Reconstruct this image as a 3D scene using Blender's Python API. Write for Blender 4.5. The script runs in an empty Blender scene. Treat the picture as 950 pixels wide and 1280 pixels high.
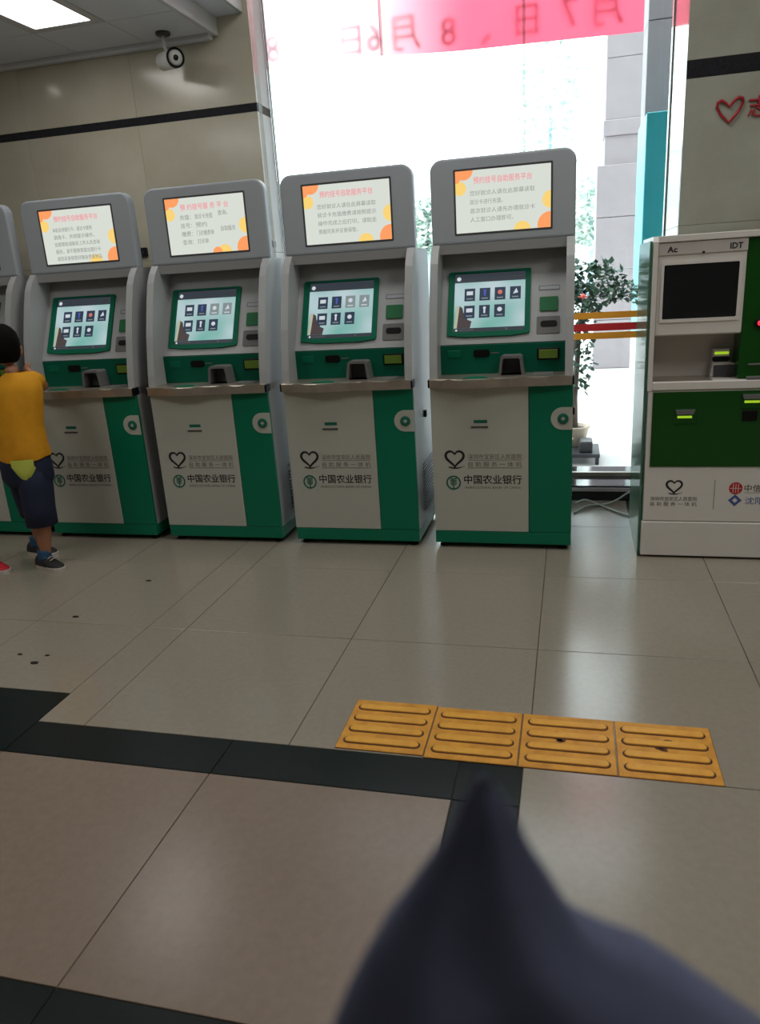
import bpy, bmesh, math, random
from mathutils import Matrix, Vector
random.seed(7)
C = bpy.context.scene.collection
SC = bpy.context.scene
PI = math.pi

# ------------------------------------------------------------------ camera, world, lamps, exposure
pitch, roll, yaw = 0.302596747, -0.063688013, -0.258240648
cy, sy, cp, sp = math.cos(yaw), math.sin(yaw), math.cos(pitch), math.sin(pitch)
fwd = Vector((sy*cp, cy*cp, -sp)); rgt = Vector((cy, -sy, 0)); upv = rgt.cross(fwd)
cr, sr = math.cos(roll), math.sin(roll)
r2 = cr*rgt + sr*upv; u2 = -sr*rgt + cr*upv
cam = bpy.data.cameras.new('camera'); camo = bpy.data.objects.new('camera', cam); C.objects.link(camo)
camo.matrix_world = Matrix(((r2.x, u2.x, -fwd.x, 0), (r2.y, u2.y, -fwd.y, 0), (r2.z, u2.z, -fwd.z, 1.505), (0, 0, 0, 1)))
cam.sensor_fit = 'HORIZONTAL'; cam.sensor_width = 36.0; cam.lens = 36.0*941.02/950.0
cam.clip_start = 0.02; cam.clip_end = 300
cam.dof.use_dof = True; cam.dof.focus_distance = 4.3; cam.dof.aperture_fstop = 6.0
SC.camera = camo

w = bpy.data.worlds.new('overcast_sky'); SC.world = w; w.use_nodes = True
bg = w.node_tree.nodes['Background']; bg.inputs['Color'].default_value = (0.90, 0.97, 1.0, 1); bg.inputs['Strength'].default_value = 5.5

def lamp(name, loc, size, power, col=(1, .985, .93), sy_=None, rot=(0, 0, 0)):
    l = bpy.data.lights.new(name, 'AREA'); l.energy = power; l.color = col
    l.shape = 'RECTANGLE'; l.size = size; l.size_y = sy_ or size
    o = bpy.data.objects.new(name, l); C.objects.link(o); o.location = loc; o.rotation_euler = rot
    return o
# fill lamps added out of view below the ceiling, brightening kiosks and walls
for i, (x, y, p) in enumerate([(-3.3, 1.7, 19), (-3.4, -1.6, 3), (-0.6, 3.45, 26), (1.9, 1.45, 26), (2.4, 2.2, 16)]):
    lamp('fill_light', (x, y, 2.985 if x < -2.2 else 3.87), 1.2, p, sy_=.9)

vs = SC.view_settings
vs.view_transform = 'Standard'; vs.look = 'None'; vs.exposure = 0.0; vs.gamma = 1.0
try: vs.use_curve_mapping = False
except Exception: pass
cyc = SC.cycles
cyc.max_bounces = 10; cyc.transparent_max_bounces = 16; cyc.sample_clamp_indirect = 6.0
cyc.use_denoising = True

# ------------------------------------------------------------------ materials
def lin(c):
    return tuple(((v/12.92) if v <= .04045 else ((v+.055)/1.055)**2.4) for v in c)
def hexc(r, g, b): return lin((r/255, g/255, b/255)) + (1,)
M = {}
def mat(name, col, rough=.5, metal=0, spec=.5, coat=0, noise=None, emit=None, bump=0, rnd=0, coat_rough=.05):
    m = bpy.data.materials.new(name); m.use_nodes = True
    nt = m.node_tree; b = nt.nodes['Principled BSDF']
    b.inputs['Base Color'].default_value = col; b.inputs['Roughness'].default_value = rough
    b.inputs['Metallic'].default_value = metal; b.inputs['Specular IOR Level'].default_value = spec
    b.inputs['Coat Weight'].default_value = coat; b.inputs['Coat Roughness'].default_value = coat_rough
    if emit:
        b.inputs['Emission Color'].default_value = emit[0]; b.inputs['Emission Strength'].default_value = emit[1]
    last = None
    if noise:   # (scale, second colour, amount, detail)
        tc = nt.nodes.new('ShaderNodeTexCoord'); n = nt.nodes.new('ShaderNodeTexNoise')
        n.inputs['Scale'].default_value = noise[0]; n.inputs['Detail'].default_value = noise[3] if len(noise) > 3 else 4
        n.inputs['Roughness'].default_value = .6
        mp = nt.nodes.new('ShaderNodeMapping')
        nt.links.new(tc.outputs['Object'], mp.inputs['Vector'])
        if rnd:
            oi = nt.nodes.new('ShaderNodeObjectInfo'); vm = nt.nodes.new('ShaderNodeVectorMath'); vm.operation = 'SCALE'
            vm.inputs[0].default_value = (7, 5, 3); nt.links.new(oi.outputs['Random'], vm.inputs['Scale'])
            nt.links.new(vm.outputs[0], mp.inputs['Location'])
        nt.links.new(mp.outputs[0], n.inputs['Vector'])
        cr_ = nt.nodes.new('ShaderNodeMapRange'); cr_.inputs['From Min'].default_value = .35; cr_.inputs['From Max'].default_value = .7
        cr_.inputs['To Max'].default_value = noise[2]; nt.links.new(n.outputs[0], cr_.inputs['Value'])
        mx = nt.nodes.new('ShaderNodeMix'); mx.data_type = 'RGBA'
        mx.inputs[6].default_value = col; mx.inputs[7].default_value = noise[1]
        nt.links.new(cr_.outputs[0], mx.inputs[0]); last = mx.outputs[2]
        if bump:
            bp = nt.nodes.new('ShaderNodeBump'); bp.inputs['Strength'].default_value = bump; bp.inputs['Distance'].default_value = .002
            nt.links.new(n.outputs[0], bp.inputs['Height']); nt.links.new(bp.outputs[0], b.inputs['Normal'])
    if rnd:
        oi2 = nt.nodes.new('ShaderNodeObjectInfo'); hs = nt.nodes.new('ShaderNodeHueSaturation')
        mr = nt.nodes.new('ShaderNodeMapRange'); mr.inputs['To Min'].default_value = 1-rnd; mr.inputs['To Max'].default_value = 1+rnd
        nt.links.new(oi2.outputs['Random'], mr.inputs['Value']); nt.links.new(mr.outputs[0], hs.inputs['Value'])
        if last: nt.links.new(last, hs.inputs['Color'])
        else: hs.inputs['Color'].default_value = col
        last = hs.outputs[0]
    if last: nt.links.new(last, b.inputs['Base Color'])
    M[name] = m
    return m
def screen(name, col, s):
    m = bpy.data.materials.new(name); m.use_nodes = True; b = m.node_tree.nodes['Principled BSDF']
    b.inputs['Base Color'].default_value = (.01, .01, .01, 1); b.inputs['Roughness'].default_value = .35; b.inputs['Specular IOR Level'].default_value = .2
    b.inputs['Emission Color'].default_value = col; b.inputs['Emission Strength'].default_value = s
    M[name] = m; return m

mat('marble', hexc(196, 191, 174), .17, noise=(3.0, hexc(180, 172, 150), .7, 6), rnd=.03)
mat('marble_grey', hexc(166, 167, 156), .10, noise=(3.5, hexc(152, 151, 138), .8, 6), rnd=.03)
mat('granite_black', hexc(34, 35, 40), .08, noise=(60, hexc(52, 52, 58), .6, 3))
mat('joint', hexc(92, 84, 74), .8)
mat('tile_cream', hexc(158, 149, 136), .2, spec=.72, noise=(45, hexc(150, 141, 128), .8, 8), rnd=.02)
mat('tile_pink', hexc(146, 129, 116), .25, noise=(40, hexc(138, 121, 108), .8, 8), rnd=.02)
mat('tile_dark', hexc(22, 33, 34), .3, spec=.25, noise=(50, hexc(20, 27, 28), .8, 4), rnd=.03)
mat('grout', hexc(76, 66, 56), .9)
mat('ceiling_paint', hexc(222, 225, 230), .7, rnd=.01)
mat('ceiling_gap', hexc(60, 62, 66), .9)
mat('white_paint', hexc(205, 205, 205), .6)
mat('kiosk_grey', hexc(172, 174, 176), .38, spec=.4)
mat('kiosk_head', hexc(168, 174, 182), .42, spec=.35)
mat('kiosk_white', hexc(188, 189, 180), .42, spec=.35)
mat('kiosk_green', hexc(0, 118, 88), .38, spec=.35)
mat('kiosk_green_dark', hexc(0, 92, 70), .5, spec=.2)
mat('bezel_green', hexc(0, 104, 78), .5, spec=.2)
mat('steel', hexc(196, 186, 174), .3, metal=.7, noise=(9, hexc(150, 142, 132), .6, 3))
mat('black_plastic', hexc(14, 14, 16), .5, spec=.2)
mat('dark_grey', hexc(70, 70, 72), .5)
mat('mid_grey', hexc(112, 112, 112), .5, spec=.3)
mat('led_green', hexc(96, 118, 44), .35, emit=(hexc(120, 170, 30), .03))
mat('reader_green', hexc(44, 112, 72), .5, spec=.2)
mat('print_black', hexc(34, 33, 34), .5)
mat('print_grey', hexc(112, 108, 104), .5)
mat('print_green', hexc(0, 104, 84), .5)
mat('wk_white', hexc(226, 222, 218), .32)
mat('wk_green', hexc(6, 74, 14), .22)
mat('wk_recess', hexc(196, 190, 187), .4)
mat('wk_screen', hexc(20, 22, 28), .12)
mat('led_lime', hexc(150, 200, 40), .3, emit=(hexc(190, 235, 50), .55))
mat('led_red', hexc(200, 20, 30), .3, emit=(hexc(255, 40, 60), 1.4))
mat('print_red', hexc(190, 40, 40), .5)
mat('print_blue', hexc(70, 90, 150), .5)
mat('wall_red', hexc(168, 28, 44), .35)
mat('tactile', hexc(236, 168, 60), .55, noise=(16, hexc(196, 130, 44), .75, 5), rnd=.04, bump=.15)
mat('tactile_bar', hexc(250, 186, 70), .5, noise=(18, hexc(220, 148, 52), .6, 5))
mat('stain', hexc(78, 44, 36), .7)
mat('smudge', hexc(120, 76, 50), .8)
mat('debris', hexc(36, 30, 24), .9)
mat('sticker_yellow', hexc(240, 160, 40), .5)
mat('sticker_red', hexc(205, 36, 40), .5)
mat('seal', hexc(110, 122, 118), .4)
mat('fin', hexc(150, 168, 160), .3)
mat('outdoor_ground', hexc(205, 202, 200), .7, noise=(1.5, hexc(188, 185, 184), .6, 5))
mat('outdoor_stone', hexc(178, 171, 174), .7, noise=(4, hexc(164, 157, 160), .5, 4))
mat('facade', hexc(226, 232, 236), .8)
mat('facade_window', hexc(170, 196, 206), .3)
mat('teal_board', hexc(40, 165, 178), .4)
mat('white_board', hexc(225, 228, 228), .5)
mat('grey_concrete', hexc(150, 148, 150), .8, noise=(3, hexc(136, 134, 138), .5, 4))
mat('leaf', hexc(52, 88, 70), .5, rnd=.0, noise=(6, hexc(84, 122, 96), .8, 2))
mat('leaf_far_glare', hexc(204, 222, 211), .8, noise=(.6, hexc(226, 235, 230), .8, 2))  # glare over the far trees is put into this pale leaf colour
mat('bark', hexc(104, 92, 84), .8)
mat('pot_clay', hexc(212, 196, 176), .6)
mat('soil', hexc(70, 52, 40), .9)
mat('stand_dark', hexc(60, 60, 66), .5)
mat('petal', hexc(255, 120, 110), .5)
mat('cable_white', hexc(190, 196, 190), .4)
mat('skin', hexc(170, 116, 88), .5)
mat('hair', hexc(10, 8, 8), .85, spec=.15)
mat('shirt', hexc(226, 158, 20), .85, noise=(9, hexc(196, 130, 14), .6, 3))
mat('shorts', hexc(26, 34, 62), .8)
mat('shorts_trim', hexc(200, 210, 90), .8)
mat('shoe_dark', hexc(44, 40, 42), .7)
mat('sole', hexc(196, 190, 184), .6)
mat('sock', hexc(46, 84, 120), .9)
mat('shoe_red', hexc(200, 34, 52), .6)
mat('navy_cloth', hexc(92, 98, 128), .9, noise=(30, hexc(78, 83, 110), .8, 4))
mat('cctv_white', hexc(214, 214, 210), .4)
mat('lens', hexc(10, 10, 14), .08)
mat('socket_black', hexc(26, 26, 28), .4)
mat('socket_grey', hexc(110, 112, 112), .5)
screen('scr_white', hexc(216, 221, 212), 1.0)
screen('scr_orange', hexc(255, 160, 100), 1.0)
screen('scr_yellow', hexc(250, 212, 120), 1.0)
screen('scr_red', hexc(240, 140, 150), 1.0)
screen('scr_text', hexc(140, 146, 140), 1.0)
screen('scr_top', hexc(52, 58, 66), 1.0)
screen('scr_teal', hexc(150, 205, 195), 1.0)
screen('scr_icon', hexc(44, 56, 76), 1.0)
screen('scr_icon_grey', hexc(128, 140, 142), 1.0)
screen('scr_glyph', hexc(200, 208, 214), 1.0)
screen('scr_glyph_blue', hexc(70, 90, 170), 1.0)
screen('scr_glyph_red', hexc(200, 110, 100), 1.0)
screen('scr_silhouette', hexc(72, 62, 64), 1.0)
screen('scr_tan', hexc(180, 176, 150), 1.0)
screen('panel_light', (1, .98, .95, 1), 7.0)
screen('downlight', (1, .97, .9, 1), 25.0)

# touch screen background: white in the middle, teal towards the edges (what the screen shows)
m = M['scr_teal']; nt = m.node_tree
tc = nt.nodes.new('ShaderNodeTexCoord'); gr = nt.nodes.new('ShaderNodeTexNoise'); gr.inputs['Scale'].default_value = 4; gr.inputs['Detail'].default_value = 1
mx = nt.nodes.new('ShaderNodeMix'); mx.data_type = 'RGBA'; mx.inputs[6].default_value = hexc(104, 170, 158); mx.inputs[7].default_value = hexc(186, 204, 210)
mr = nt.nodes.new('ShaderNodeMapRange'); mr.inputs['From Min'].default_value = .35; mr.inputs['From Max'].default_value = .65
nt.links.new(tc.outputs['Object'], gr.inputs['Vector']); nt.links.new(gr.outputs[0], mr.inputs['Value'])
nt.links.new(mr.outputs[0], mx.inputs[0]); nt.links.new(mx.outputs[2], nt.nodes['Principled BSDF'].inputs['Emission Color'])

def glassmat(name, tint, fac_mul=1.0, rough=0.0, ior=1.45):
    m = bpy.data.materials.new(name); m.use_nodes = True; nt = m.node_tree; nt.nodes.clear()
    out = nt.nodes.new('ShaderNodeOutputMaterial'); t = nt.nodes.new('ShaderNodeBsdfTransparent'); t.inputs[0].default_value = tint
    g = nt.nodes.new('ShaderNodeBsdfGlossy'); g.inputs['Roughness'].default_value = rough
    fr = nt.nodes.new('ShaderNodeFresnel'); fr.inputs[0].default_value = ior
    mx = nt.nodes.new('ShaderNodeMixShader'); nt.links.new(fr.outputs[0], mx.inputs[0])
    nt.links.new(t.outputs[0], mx.inputs[1]); nt.links.new(g.outputs[0], mx.inputs[2]); nt.links.new(mx.outputs[0], out.inputs[0])
    M[name] = m
glassmat('glass', (.95, .985, .98, 1))
glassmat('glass_green', (.42, .66, .54, 1), ior=1.7, rough=.08)
glassmat('seal_glare', (.66, .73, .7, 1), ior=1.15, rough=.3)  # see-through tint stands in for glare bleaching the mullions

# tinted sheet; milky pale green mixed in for the window light it reflects
nt = M['glass_green'].node_tree; out = [n for n in nt.nodes if n.type == 'OUTPUT_MATERIAL'][0]; prev = out.inputs[0].links[0].from_socket
df = nt.nodes.new('ShaderNodeBsdfDiffuse'); df.inputs[0].default_value = hexc(150, 188, 168); tl = nt.nodes.new('ShaderNodeBsdfTranslucent'); tl.inputs[0].default_value = hexc(150, 188, 168)
m1 = nt.nodes.new('ShaderNodeMixShader'); m1.inputs[0].default_value = .6; nt.links.new(df.outputs[0], m1.inputs[1]); nt.links.new(tl.outputs[0], m1.inputs[2])
m2 = nt.nodes.new('ShaderNodeMixShader'); m2.inputs[0].default_value = .5; nt.links.new(prev, m2.inputs[1]); nt.links.new(m1.outputs[0], m2.inputs[2]); nt.links.new(m2.outputs[0], out.inputs[0])

# banner cloth: thin fabric, lets the sky through; red, with window glare painted as a pale left end
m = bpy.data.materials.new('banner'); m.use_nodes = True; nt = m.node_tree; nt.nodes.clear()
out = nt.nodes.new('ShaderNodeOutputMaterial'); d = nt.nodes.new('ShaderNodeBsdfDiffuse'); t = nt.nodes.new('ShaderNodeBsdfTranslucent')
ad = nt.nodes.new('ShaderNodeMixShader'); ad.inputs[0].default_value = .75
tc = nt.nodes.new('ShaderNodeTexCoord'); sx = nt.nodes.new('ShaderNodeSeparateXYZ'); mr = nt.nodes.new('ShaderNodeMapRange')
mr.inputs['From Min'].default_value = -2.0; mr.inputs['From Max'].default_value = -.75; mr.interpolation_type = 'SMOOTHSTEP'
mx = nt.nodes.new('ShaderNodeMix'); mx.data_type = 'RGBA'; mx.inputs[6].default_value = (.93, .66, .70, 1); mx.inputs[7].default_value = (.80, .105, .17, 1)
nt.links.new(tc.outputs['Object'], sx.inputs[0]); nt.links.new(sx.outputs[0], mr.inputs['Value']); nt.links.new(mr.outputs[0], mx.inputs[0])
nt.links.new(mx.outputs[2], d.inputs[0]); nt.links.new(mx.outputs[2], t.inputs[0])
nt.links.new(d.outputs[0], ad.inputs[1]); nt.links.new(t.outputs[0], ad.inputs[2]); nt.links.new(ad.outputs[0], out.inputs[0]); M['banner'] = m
mat('banner_print', (.42, .05, .09, 1), .8)

# ------------------------------------------------------------------ mesh helpers
class MB:
    """collects geometry of ONE mesh"""
    def __init__(s): s.v = []; s.f = []; s.mi = []; s.mats = []; s.sm = []
    def slot(s, m):
        if m not in s.mats: s.mats.append(m)
        return s.mats.index(m)
    def add(s, vs_, fs, m, mx=None, smooth=False):
        o = len(s.v); k = s.slot(m)
        for p in vs_:
            p = Vector(p); s.v.append(tuple(mx @ p) if mx else tuple(p))
        for f in fs: s.f.append([o+i for i in f]); s.mi.append(k); s.sm.append(smooth)
        return s
    def bm(s, b, m, mx=None, smooth=False):
        b.verts.index_update()
        s.add([v.co.copy() for v in b.verts], [[v.index for v in f.verts] for f in b.faces], m, mx, smooth); b.free(); return s
    def box(s, x0, x1, y0, y1, z0, z1, m, bev=0, mx=None, seg=1):
        b = bmesh.new(); bmesh.ops.create_cube(b, size=1)
        for v in b.verts: v.co = Vector(((x0+x1)/2+v.co.x*(x1-x0), (y0+y1)/2+v.co.y*(y1-y0), (z0+z1)/2+v.co.z*(z1-z0)))
        if bev: bmesh.ops.bevel(b, geom=b.edges[:], offset=bev, segments=seg, affect='EDGES', profile=.5)
        return s.bm(b, m, mx)
    def prism(s, poly, h, m, mx=None, bev=0, seg=2):
        """polygon in XY extruded 0..h in Z"""
        b = bmesh.new(); vs_ = [b.verts.new((p[0], p[1], 0)) for p in poly]; f = b.faces.new(vs_)
        f.normal_update()
        if f.normal.z > 0: f.normal_flip()
        r = bmesh.ops.extrude_face_region(b, geom=[f])
        for v in [e for e in r['geom'] if isinstance(e, bmesh.types.BMVert)]: v.co.z = h
        if bev:
            es = [e for e in b.edges if all(abs(v.co.z-h) < 1e-7 for v in e.verts)]
            bmesh.ops.bevel(b, geom=es, offset=bev, segments=seg, affect='EDGES', profile=.5)
        bmesh.ops.recalc_face_normals(b, faces=b.faces[:])
        return s.bm(b, m, mx)
    def frame(s, outer, inner, h, m, mx=None):
        n = len(outer); vs_ = []
        for z in (0, h):
            vs_ += [(p[0], p[1], z) for p in outer] + [(p[0], p[1], z) for p in inner]
        fs = []
        for i in range(n):
            j = (i+1) % n
            fs += [[2*n+i, 2*n+j, 3*n+j, 3*n+i], [i, n+i, n+j, j], [i, j, 2*n+j, 2*n+i], [n+j, n+i, 3*n+i, 3*n+j]]
        return s.add(vs_, fs, m, mx)
    def lathe(s, prof, m, mx=None, n=20, smooth=True):
        vs_ = []; fs = []
        for r, z in prof:
            for k in range(n): a = 2*PI*k/n; vs_.append((r*math.cos(a), r*math.sin(a), z))
        for i in range(len(prof)-1):
            for k in range(n): fs.append([i*n+k, i*n+(k+1) % n, (i+1)*n+(k+1) % n, (i+1)*n+k])
        fs.append(list(range(n))[::-1]); fs.append([(len(prof)-1)*n+k for k in range(n)])
        return s.add(vs_, fs, m, mx, smooth)
    def tube(s, pts, r, m, mx=None, n=8, closed=False):
        pts = [Vector(p) for p in pts]; vs_ = []; fs = []; N = len(pts)
        for i, p in enumerate(pts):
            a = pts[(i-1) % N] if (closed or i > 0) else p; b = pts[(i+1) % N] if (closed or i < N-1) else p
            d = (b-a).normalized(); x = d.cross(Vector((0, 0, 1)) if abs(d.z) < .9 else Vector((0, 1, 0))).normalized(); y = d.cross(x)
            rr = r[i] if isinstance(r, (list, tuple)) else r
            for k in range(n): q = 2*PI*k/n; vs_.append(p + (x*math.cos(q)+y*math.sin(q))*rr)
        for i in range(N if closed else N-1):
            j = (i+1) % N
            for k in range(n): fs.append([i*n+k, i*n+(k+1) % n, j*n+(k+1) % n, j*n+k])
        if not closed: fs.append(list(range(n))[::-1]); fs.append([(N-1)*n+k for k in range(n)])
        return s.add(vs_, fs, m, mx, True)
    def loft(s, rings, m, mx=None, n=16, cap=True):
        """rings: (cx,cy,cz,rx,ry) ellipses in XY"""
        vs_ = []; fs = []
        for (a, b, c, rx, ry) in rings:
            for k in range(n): q = 2*PI*k/n; vs_.append((a+rx*math.cos(q), b+ry*math.sin(q), c))
        for i in range(len(rings)-1):
            for k in range(n): fs.append([i*n+k, i*n+(k+1) % n, (i+1)*n+(k+1) % n, (i+1)*n+k])
        if cap: fs.append(list(range(n))[::-1]); fs.append([(len(rings)-1)*n+k for k in range(n)])
        return s.add(vs_, fs, m, mx, True)
    def quad(s, x0, x1, y0, y1, z, m, mx=None):
        return s.add([(x0, y0, z), (x1, y0, z), (x1, y1, z), (x0, y1, z)], [[0, 1, 2, 3]], m, mx)
    def text(s, body, size, m, mx=None, x=0, y=0, z=0, width=None, align='LEFT', depth=.0004, bold=0):
        cu = bpy.data.curves.new('t', 'FONT'); cu.body = body; cu.size = size; cu.extrude = depth; cu.offset = bold*size; cu.align_x = 'LEFT'; cu.resolution_u = 2
        o = bpy.data.objects.new('t', cu); C.objects.link(o)
        dg = bpy.context.evaluated_depsgraph_get(); dg.update()
        me = bpy.data.meshes.new_from_object(o.evaluated_get(dg), depsgraph=dg)
        vs_ = [v.co.copy() for v in me.vertices]; fs = [list(p.vertices) for p in me.polygons]
        bpy.data.objects.remove(o); bpy.data.curves.remove(cu); bpy.data.meshes.remove(me)
        if not vs_: return s
        a = min(v.x for v in vs_); b = max(v.x for v in vs_)
        k = (width/(b-a)) if width else 1
        sh = {'LEFT': 0, 'CENTER': .5, 'RIGHT': 1}[align]*(b-a)*k
        for v in vs_: v.x = (v.x-a)*k - sh + x; v.y += y; v.z += z
        return s.add(vs_, fs, m, mx)
    def mesh(s, name):
        me = bpy.data.meshes.new(name); me.from_pydata(s.v, [], s.f)
        for m in s.mats: me.materials.append(M[m])
        me.polygons.foreach_set('material_index', s.mi); me.polygons.foreach_set('use_smooth', s.sm); me.update()
        return me
    def build(s, name, parent=None, loc=None):
        o = bpy.data.objects.new(name, s.mesh(name)); C.objects.link(o)
        if parent: o.parent = parent
        if loc: o.location = loc
        return o
def tag(o, label=None, cat=None, group=None, kind=None):
    if label: o['label'] = label
    if cat: o['category'] = cat
    if group: o['group'] = group
    if kind: o['kind'] = kind
    return o
def thing(name, label, cat, loc=(0, 0, 0), rz=0, group=None):
    o = bpy.data.objects.new(name, None); C.objects.link(o); o.location = loc; o.rotation_euler = (0, 0, rz); o.empty_display_size = .1
    return tag(o, label, cat, group)
def copy_tree(o, parent=None):
    c = o.copy(); C.objects.link(c)
    if parent: c.parent = parent
    for ch in list(o.children): copy_tree(ch, c)
    return c
FR = Matrix(((1, 0, 0, 0), (0, 0, -1, 0), (0, 1, 0, 0), (0, 0, 0, 1)))     # XY drawing -> upright plane facing -Y
def rrect(x0, x1, y0, y1, r, n=5, corners=(1, 1, 1, 1)):
    """counter-clockwise rounded rectangle; corners = bl, br, tr, tl"""
    pts = []
    for (cx_, cy_, a0, on, px, py) in ((x0+r, y0+r, PI, corners[0], x0, y0), (x1-r, y0+r, 1.5*PI, corners[1], x1, y0),
                                       (x1-r, y1-r, 0, corners[2], x1, y1), (x0+r, y1-r, .5*PI, corners[3], x0, y1)):
        for k in range(n+1):
            a = a0+.5*PI*k/n
            pts.append((cx_+r*math.cos(a), cy_+r*math.sin(a)) if on else (px, py))
    if not all(corners):
        q = []
        for p in pts:
            if not q or (abs(p[0]-q[-1][0])+abs(p[1]-q[-1][1])) > 1e-9: q.append(p)
        pts = q
    return pts
def circ(x, y, r, n=20, a0=0, a1=2*PI, sy_=1): return [(x+r*math.cos(a0+(a1-a0)*k/n), y+sy_*r*math.sin(a0+(a1-a0)*k/n)) for k in range(n if abs(a1-a0-2*PI) < 1e-6 else n+1)]
def clip(poly, x0, x1, y0, y1):
    for ax, val, sg in ((0, x0, 1), (0, x1, -1), (1, y0, 1), (1, y1, -1)):
        res = []
        for i in range(len(poly)):
            a = poly[i]; b = poly[(i+1) % len(poly)]; ia = (a[ax]-val)*sg >= 0; ib = (b[ax]-val)*sg >= 0
            if ia: res.append(a)
            if ia != ib:
                t_ = (val-a[ax])/(b[ax]-a[ax]); res.append((a[0]+t_*(b[0]-a[0]), a[1]+t_*(b[1]-a[1])))
        poly = res
        if not poly: break
    return poly

# ------------------------------------------------------------------ floor
floor = MB().box(-6, 4, -4, 5.25, -.12, -.004, 'grout').build('floor'); tag(floor, kind='structure')
tilecache = {}
def tile(x0, x1, y0, y1, m, name='tile', gap=.0015):
    W_, D_ = round(x1-x0, 4), round(y1-y0, 4)
    if W_ < .02 or D_ < .02: return
    key = (W_, D_, m)
    if key not in tilecache:
        tilecache[key] = MB().box(-W_/2+gap, W_/2-gap, -D_/2+gap, D_/2-gap, -.02, 0, m, bev=.0012).mesh(name)
    o = bpy.data.objects.new(name, tilecache[key]); C.objects.link(o); o.parent = floor; o.location = ((x0+x1)/2, (y0+y1)/2, 0)
xs = [-6.518+.8*k for k in range(14)]; xs = [min(max(x, -6), 4) for x in xs]; xs = sorted(set(xs))
def fill(xa, xb, ya, yb, m, gx, gy, name='tile'):
    X = [xa]+[g for g in sorted(gx) if xa+.01 < g < xb-.01]+[xb]; Y = [ya]+[g for g in sorted(gy) if ya+.01 < g < yb-.01]+[yb]
    for i in range(len(X)-1):
        for j in range(len(Y)-1): tile(X[i], X[i+1], Y[j], Y[j+1], m, name)
rows = [2.057, 2.846, 3.640, 4.436, 5.236]
# cream marble in front of the machines
fill(-1.915, 4, 2.057, 4.436, 'tile_cream', xs, rows)
fill(-6, -1.915, 2.255, 4.436, 'tile_cream', xs, rows)
fill(-6, .36, 4.436, 4.98, 'tile_cream', xs, rows)
fill(.36, .58, 4.436, 4.98, 'tile_dark', [], [], 'border_tile')
fill(.58, 4, 4.436, 4.98, 'tile_cream', xs, rows)
# dark border
fill(-6, -1.915, 1.87, 2.255, 'tile_dark', [-4.4, -3.6, -2.8], [], 'border_tile')
fill(-1.915, -.13, 1.87, 2.057, 'tile_dark', [-1.12, -.33], [], 'border_tile')
fill(-.33, -.13, -4, 1.87, 'tile_dark', [], [-3.6, -2.8, -2, -1.2, -.4, .4, 1.084], 'border_tile')
fill(-6, -.33, .885, 1.084, 'tile_dark', [-4.3, -3.5, -2.7, -1.914, -1.122], [], 'border_tile')
# pinkish granite inside the border
gx = [-.33-.792*k for k in range(1, 8)]
fill(-6, -.33, 1.084, 1.87, 'tile_pink', gx, [])
fill(-6, -.33, -4, .885, 'tile_pink', gx, [.1, -.7, -1.5, -2.3, -3.1])
# grey cream right of the border
fill(-.13, 4, -4, 2.057, 'tile_cream', [.67, 1.47, 2.27, 3.07], [1.257, .457, -.343, -1.143, -1.943, -2.743])

# ------------------------------------------------------------------ walls, ceiling
def wall(name, b): return tag(b.build(name), kind='structure')
wl = wall('wall_left', MB().box(-6, -1.965, 5.012, 5.26, 0, 3.95, 'joint'))
def stone(par, x0, x1, y, z0, z1, m, t=.02, name='panel', g=.0008):
    MB().box(x0+g, x1-g, y, y+t, z0+g, z1-g, m, bev=.0008).build(name, par)
wx = [-6, -5.355, -4.505, -3.655, -2.805, -1.955]
for i in range(5):
    for z0, z1 in ((0, .855), (.855, 1.705), (1.705, 2.553), (2.602, 3.3), (3.3, 3.95)):
        if z0 >= 3.2 and wx[i+1] < -2.9: continue
        stone(wl, wx[i], wx[i+1], 5.0, z0, z1, 'marble')
    stone(wl, wx[i], wx[i+1], 5.0, 2.553, 2.602, 'granite_black', name='stripe')
# right-facing end of the left wall
for z0, z1 in ((0, .855), (.855, 1.705), (1.705, 2.553), (2.602, 3.3), (3.3, 3.95)):
    MB().box(-1.966, -1.955, 5.0205, 5.085, z0+.001, z1-.001, 'marble_grey', bev=.001).build('panel', wl)
    MB().box(-1.966, -1.958, 5.09, 5.24, z0+.001, z1-.001, 'white_paint', bev=.001).build('panel', wl)
MB().box(-1.966, -1.955, 5.0205, 5.085, 2.553, 2.602, 'dark_grey').build('stripe', wl)
wr = wall('wall_right', MB().box(.559, 4, 4.612, 5.4, 0, 3.95, 'joint'))
for x0, x1 in ((.547, 1.45), (1.45, 2.35), (2.35, 3.25), (3.25, 4)):
    for z0, z1 in ((0, .83), (.83, 1.667), (1.667, 2.372), (2.455, 3.2), (3.2, 3.95)): stone(wr, x0, x1, 4.6, z0, z1, 'marble_grey')
    stone(wr, x0, x1, 4.6, 2.372, 2.455, 'granite_black', name='stripe')
for z0, z1 in ((0, .83), (.83, 1.667), (1.667, 2.372), (2.455, 3.2), (3.2, 3.95)):
    MB().box(.547, .560, 4.6205, 5.38, z0+.001, z1-.001, 'marble_grey', bev=.001).build('panel', wr)
MB().box(.547, .560, 4.6205, 5.38, 2.372, 2.455, 'granite_black').build('stripe', wr)
wall('wall_back', MB().box(-6, 4, -4.1, -4, 0, 3.95, 'marble'))
wall('wall_far_left', MB().box(-6.1, -6, -4, 5.2, 0, 3.95, 'marble'))
wall('wall_far_right', MB().box(4, 4.1, -4, 5.2, 0, 3.95, 'marble'))
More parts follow.
